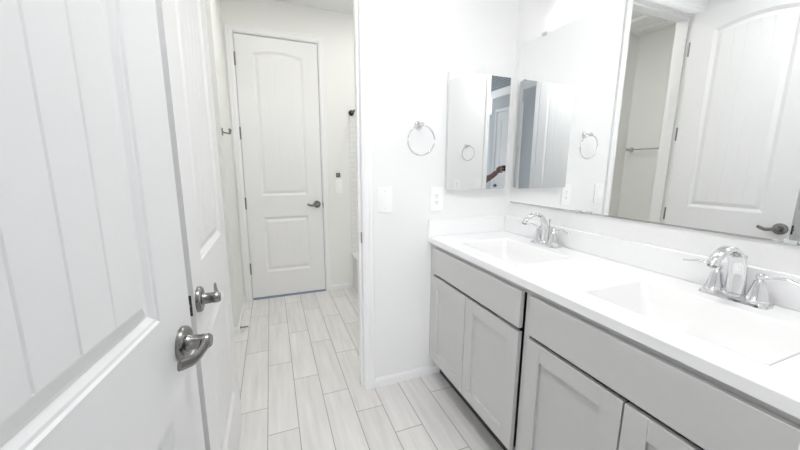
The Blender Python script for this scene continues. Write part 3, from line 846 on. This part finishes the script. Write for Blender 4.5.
ds = thing('door_stop', 'spring door stop with white tip on the baseboard left of the far door', 'door stop', (XL + 0.012, 2.73, 0.034))
bm = bmesh.new(); lathe(bm, (0, 0, 0), (1, 0, 0), [(0.012, 0.0003), (0.011, 0.004), (0.007, 0.007)], 20)
obj('base', bm, 'hinge', ds, smooth=True)
bm = bmesh.new()
tube(bm, [(0.006 + 0.052*k/150, 0.0052*math.cos(k*2*PI/12), 0.0052*math.sin(k*2*PI/12)) for k in range(151)], [0.0013], 6)
lathe(bm, (0.005, 0, 0), (1, 0, 0), [(0.004, 0), (0.004, 0.054)], 10)
obj('spring', bm, 'hinge', ds, smooth=True)
bm = bmesh.new(); lathe(bm, (0.057, 0, 0), (1, 0, 0), [(0.0095, 0), (0.011, 0.004), (0.011, 0.015), (0.008, 0.018), (0, 0.0185)], 18)
obj('rubber_tip', bm, 'rubber', ds, smooth=True)

ef = thing('exhaust_fan', 'square white exhaust fan grille on the nook ceiling, seen in the long mirror', 'exhaust fan', (-0.745, 2.45, CEIL))
bm = bmesh.new()
for k in range(8):
    s = 0.135 - 0.016*k
    z = -0.024 - 0.0006*k
    for a, b in (((-s, -s), (s, -s + 0.008)), ((-s, s - 0.008), (s, s)), ((-s, -s + 0.008), (-s + 0.008, s - 0.008)), ((s - 0.008, -s + 0.008), (s, s - 0.008))):
        box(bm, (a[0], a[1], z - 0.004), (b[0], b[1], z + 0.004))
for a in (0, 1):
    lo, hi = [(-0.135, -0.005), (0.135, 0.005)], None
    box(bm, (-0.135 if a else -0.005, -0.005 if a else -0.135, -0.021), (0.135 if a else 0.005, 0.005 if a else 0.135, -0.013))
obj('grille', bm, 'plastic', ef)
obj('housing', B(((-0.15, -0.15, -0.012), (0.15, 0.15, -0.0005)), ((-0.15, -0.15, -0.03), (-0.136, 0.15, -0.012)), ((0.136, -0.15, -0.03), (0.15, 0.15, -0.012)),
                 ((-0.136, -0.15, -0.03), (0.136, -0.136, -0.012)), ((-0.136, 0.136, -0.03), (0.136, 0.15, -0.012))), 'plastic', ef, bevel=0.004)

# ------------------------------------------------------------------ lamps
def downlight(label, x, y, m, r=0.07):
    t = thing('recessed_light', label, 'ceiling light', (x, y, CEIL))
    bm = bmesh.new(); lathe(bm, (0, 0, -0.0003), (0, 0, -1), [(r + 0.022, 0), (r + 0.02, 0.004), (r + 0.003, 0.007), (r + 0.001, 0.003)], 36)
    obj('trim_ring', bm, 'plastic', t, smooth=True)
    bm = bmesh.new(); lathe(bm, (0, 0, -0.0075), (0, 0, -1), [(r, 0), (r, 0.0015), (0, 0.002)], 36)
    obj('lens', bm, m, t)
downlight('round recessed ceiling lamp over the bathtub', 1.02, 2.62, 'down_tub', 0.045)
downlight('round recessed ceiling lamp in the toilet room', 0.10, 2.45, 'down_bath')
downlight('added wide round ceiling fill lamp over the vanity room floor', 0.22, 0.62, 'room_fill', 0.16)  # added lamp, lifts the light on counter, cabinets and floor

def vanity_light(label, y):
    t = thing('vanity_light', label, 'wall lamp', (XM, y, 2.33))
    bm = B(((-0.022, -0.25, -0.035), (-0.0005, 0.25, 0.035)))
    obj('back_bar', bm, 'nickel', t, bevel=0.006)
    for k in (-1, 0, 1):
        bm = bmesh.new()
        tube(bm, smooth_path([(-0.02, k*0.17, 0), (-0.07, k*0.17, 0.004), (-0.10, k*0.17, -0.012), (-0.10, k*0.17, -0.035)], 5), [0.008], 12)
        lathe(bm, (-0.10, k*0.17, -0.03), (0, 0, -1), [(0.012, 0), (0.024, 0.006), (0.026, 0.02)], 20)
        arm = obj('arm', bm, 'nickel', t, smooth=True)
        bm = bmesh.new(); lathe(bm, (-0.10, k*0.17, -0.045), (0, 0, -1), [(0.022, 0), (0.034, 0.012), (0.046, 0.050), (0.056, 0.105), (0.054, 0.105), (0.044, 0.050), (0.032, 0.014), (0.02, 0.003)], 28)
        shade = obj('shade', bm, 'plastic', t, smooth=True)
        bm = bmesh.new(); ball(bm, (-0.10, k*0.17, -0.112), 0.023)
        obj('bulb', bm, 'globe', t, smooth=True)
vanity_light('three-shade lamp bar above the mirror at the farther basin', 1.18)
vanity_light('three-shade lamp bar above the mirror at the nearer basin', 0.48)

# ------------------------------------------------------------------ the room behind the camera (seen in the small mirror)
g = thing('ceiling_grille', 'grey slatted air grille on the ceiling of the room behind, seen atop the cabinet mirror', 'air grille', (-0.82, -1.66, CEIL))
obj('frame', B(((-0.40, -0.50, -0.016), (-0.36, 0.50, -0.0004)), ((0.36, -0.50, -0.016), (0.40, 0.50, -0.0004)), ((-0.36, -0.50, -0.016), (0.36, -0.46, -0.0004)), ((-0.36, 0.46, -0.016), (0.36, 0.50, -0.0004))), 'grille', g, bevel=0.003)
bm = bmesh.new()
for k in range(9):
    box(bm, (-0.345 + 0.08*k, -0.459, -0.012), (-0.305 + 0.08*k, 0.459, -0.003))
obj('slats', bm, 'grille', g)
hl = thing('ceiling_fill_lamp', 'added flat round ceiling fill lamp of the room behind the entry', 'ceiling light', (0.7, -2.2, CEIL))  # unseen lamp added to light the room behind
bm = bmesh.new(); lathe(bm, (0, 0, -0.0004), (0, 0, -1), [(0.24, 0), (0.24, 0.05), (0.225, 0.055)], 48)
obj('rim', bm, 'nickel', hl, smooth=True)
bm = bmesh.new(); lathe(bm, (0, 0, -0.0556), (0, 0, -1), [(0.224, 0), (0.2, 0.02), (0.1, 0.034), (0, 0.038)], 48)
obj('diffuser', bm, 'hall_fill', hl, smooth=True)

# photographer: stands behind the end wall, left arm reaching into the doorway with the phone
def skin_mesh(verts, edges, levels=2):
    me = bpy.data.meshes.new('tmp')
    me.from_pydata([v[0] for v in verts], edges, [])
    o = bpy.data.objects.new('tmp', me); COL.objects.link(o)
    s = o.modifiers.new('skin', 'SKIN')
    for i, v in enumerate(verts):
        r = v[1]
        me.skin_vertices[0].data[i].radius = (r, r) if isinstance(r, (int, float)) else r
        me.skin_vertices[0].data[i].use_root = (i == 0)
    ss = o.modifiers.new('sub', 'SUBSURF'); ss.levels = levels; ss.render_levels = levels
    dg = bpy.context.evaluated_depsgraph_get()
    out = bpy.data.meshes.new_from_object(o.evaluated_get(dg))
    bpy.data.objects.remove(o); bpy.data.meshes.remove(me)
    return out
PO = Vector((0.74, -0.42, 0))
W = lambda x, y, z: Vector((x, y, z))
sh_l, el_l, wr_l, pa_l = W(0.565, -0.40, 1.37), W(0.345, -0.235, 1.10), W(0.205, -0.105, 1.205), W(0.158, -0.072, 1.262)
body = [(W(0.74,-0.42,0.93), 0.135), (W(0.74,-0.42,1.08), 0.125), (W(0.74,-0.415,1.25), 0.145), (W(0.74,-0.42,1.38), 0.105), (W(0.74,-0.42,1.46), 0.052), (W(0.74,-0.40,1.52), 0.055),
        (sh_l, 0.055), ((sh_l + el_l)/2, 0.046), (el_l, 0.050), ((el_l + wr_l)/2 + W(0, 0, -0.004), 0.046), (wr_l, 0.033), (pa_l, 0.036),
        (W(0.915,-0.42,1.37), 0.055), (W(0.955,-0.43,1.22), 0.045), (W(0.965,-0.42,1.10), 0.039), (W(0.95,-0.36,0.98), 0.034), (W(0.935,-0.33,0.88), 0.025), (W(0.93,-0.32,0.81), 0.030),
        (W(0.65,-0.42,0.86), 0.085), (W(0.64,-0.41,0.50), 0.060), (W(0.64,-0.43,0.10), 0.042), (W(0.64,-0.34,0.045), 0.040), (W(0.64,-0.27,0.04), 0.034),
        (W(0.83,-0.42,0.86), 0.085), (W(0.84,-0.41,0.50), 0.060), (W(0.84,-0.43,0.10), 0.042), (W(0.84,-0.34,0.045), 0.040), (W(0.84,-0.27,0.04), 0.034),
        (W(0.74,-0.39,1.60), 0.085), (W(0.74,-0.40,1.68), 0.078)]
bed = [(0,1),(1,2),(2,3),(3,4),(4,5),(5,28),(28,29),(3,6),(6,7),(7,8),(8,9),(9,10),(10,11),(3,12),(12,13),(13,14),(14,15),(15,16),(16,17),(0,18),(18,19),(19,20),(20,21),(21,22),(0,23),(23,24),(24,25),(25,26),(26,27)]
meshes = [skin_mesh(body, bed)]
# phone held landscape: fingers behind it, thumb in front of its end
tips = [((0.150,-0.050,1.300),(0.132,-0.030,1.322),(0.112,-0.024,1.328)), ((0.146,-0.046,1.285),(0.124,-0.026,1.300),(0.100,-0.022,1.302)),
        ((0.146,-0.048,1.268),(0.124,-0.028,1.276),(0.102,-0.023,1.276)), ((0.148,-0.052,1.252),(0.130,-0.034,1.254),(0.110,-0.026,1.253))]
for k, (a, b, c) in enumerate(tips):
    root = pa_l + W(0.004, 0.002, 0.012 - 0.008*k)
    meshes.append(skin_mesh([(root, 0.011), (W(*a), 0.0095), (W(*b), 0.0085), (W(*c), 0.007)], [(0,1),(1,2),(2,3)], 2))
meshes.append(skin_mesh([(pa_l + W(0.006, -0.008, -0.004), 0.013), (W(0.155,-0.085,1.300), 0.011), (W(0.138,-0.060,1.318), 0.0095), (W(0.124,-0.052,1.326), 0.008)], [(0,1),(1,2),(2,3)], 2))
meshes.append(skin_mesh([(W(0.935,-0.325,0.80), 0.011), (W(0.935,-0.31,0.76), 0.009), (W(0.935,-0.315,0.725), 0.007)], [(0,1),(1,2)], 2))
for k in range(3):
    meshes.append(skin_mesh([(W(0.93,-0.335-0.013*k,0.80), 0.011), (W(0.93,-0.33-0.016*k,0.755), 0.009), (W(0.93,-0.325-0.015*k,0.715 + 0.004*k), 0.007)], [(0,1),(1,2)], 2))
meshes.append(skin_mesh([(W(0.925,-0.305,0.83), 0.012), (W(0.915,-0.285,0.79), 0.010), (W(0.912,-0.28,0.765), 0.008)], [(0,1),(1,2)], 2))
bm = bmesh.new()
for me in meshes:
    bm.from_mesh(me); bpy.data.meshes.remove(me)
# face: nose, brows, ears, lips raised on the head
ball(bm, (0.74, -0.302, 1.620), 0.016, 0.8, 1.2, 1.3, 12)
for s in (-1, 1):
    ball(bm, (0.74 + s*0.088, -0.395, 1.625), 0.026, 0.35, 0.8, 1.2, 12)
    ball(bm, (0.74 + s*0.030, -0.319, 1.645), 0.011, 1.2, 0.7, 0.7, 10)
ball(bm, (0.74, -0.314, 1.578), 0.018, 1.3, 0.6, 0.4, 10)
bmesh.ops.translate(bm, verts=bm.verts[:], vec=-PO)
for f in bm.faces: f.smooth = True
me = bpy.data.meshes.new('person')
bm.to_mesh(me); bm.free()
person = bpy.data.objects.new('person', me); COL.objects.link(person); person.location = PO
for k in ('skin', 'sleeve', 'trousers'): me.materials.append(M[k])
for p in me.polygons:
    c = p.center + PO
    if c.z < 0.93 and c.x < 0.905: p.material_index = 2
    elif c.z > 1.455 or (c - wr_l).length < 0.045 or c.x < 0.20 or (c.z < 0.89 and c.x > 0.88): p.material_index = 0
    else: p.material_index = 1
tag(person, 'person in a dark sleeve reaching out a phone, hand reflected in the cabinet mirror', 'person')
bm = bmesh.new(); ball(bm, (0.74, -0.415, 1.668), 0.098, 0.98, 1.02, 1.0, 24)
bmesh.ops.translate(bm, verts=bm.verts[:], vec=-PO)
bmesh.ops.delete(bm, geom=[v for v in bm.verts if v.co.z < 1.63 or (v.co.y > 0.075 and v.co.z < 1.70)], context='VERTS')
hr = obj('hair', bm, 'hair', person, smooth=True)
sol = hr.modifiers.new('solid', 'SOLIDIFY'); sol.thickness = 0.012

ph = thing('smartphone', 'dark smartphone held out sideways by the person', 'phone', (0.052, -0.036, 1.30))
obj('case', B(((-0.075, -0.004, -0.036), (0.075, 0.004, 0.036))), 'phone', ph, bevel=0.003)
obj('screen', B(((-0.071, -0.0046, -0.032), (0.071, -0.0038, 0.032))), 'phone', ph)
bm = bmesh.new()
for dx, dz in ((-0.062, 0.022), (-0.045, 0.022)):
    lathe(bm, (dx, 0.004, dz), (0, 1, 0), [(0.007, 0), (0.007, 0.002), (0, 0.002)], 16)
obj('camera_lens', bm, 'phone', ph)
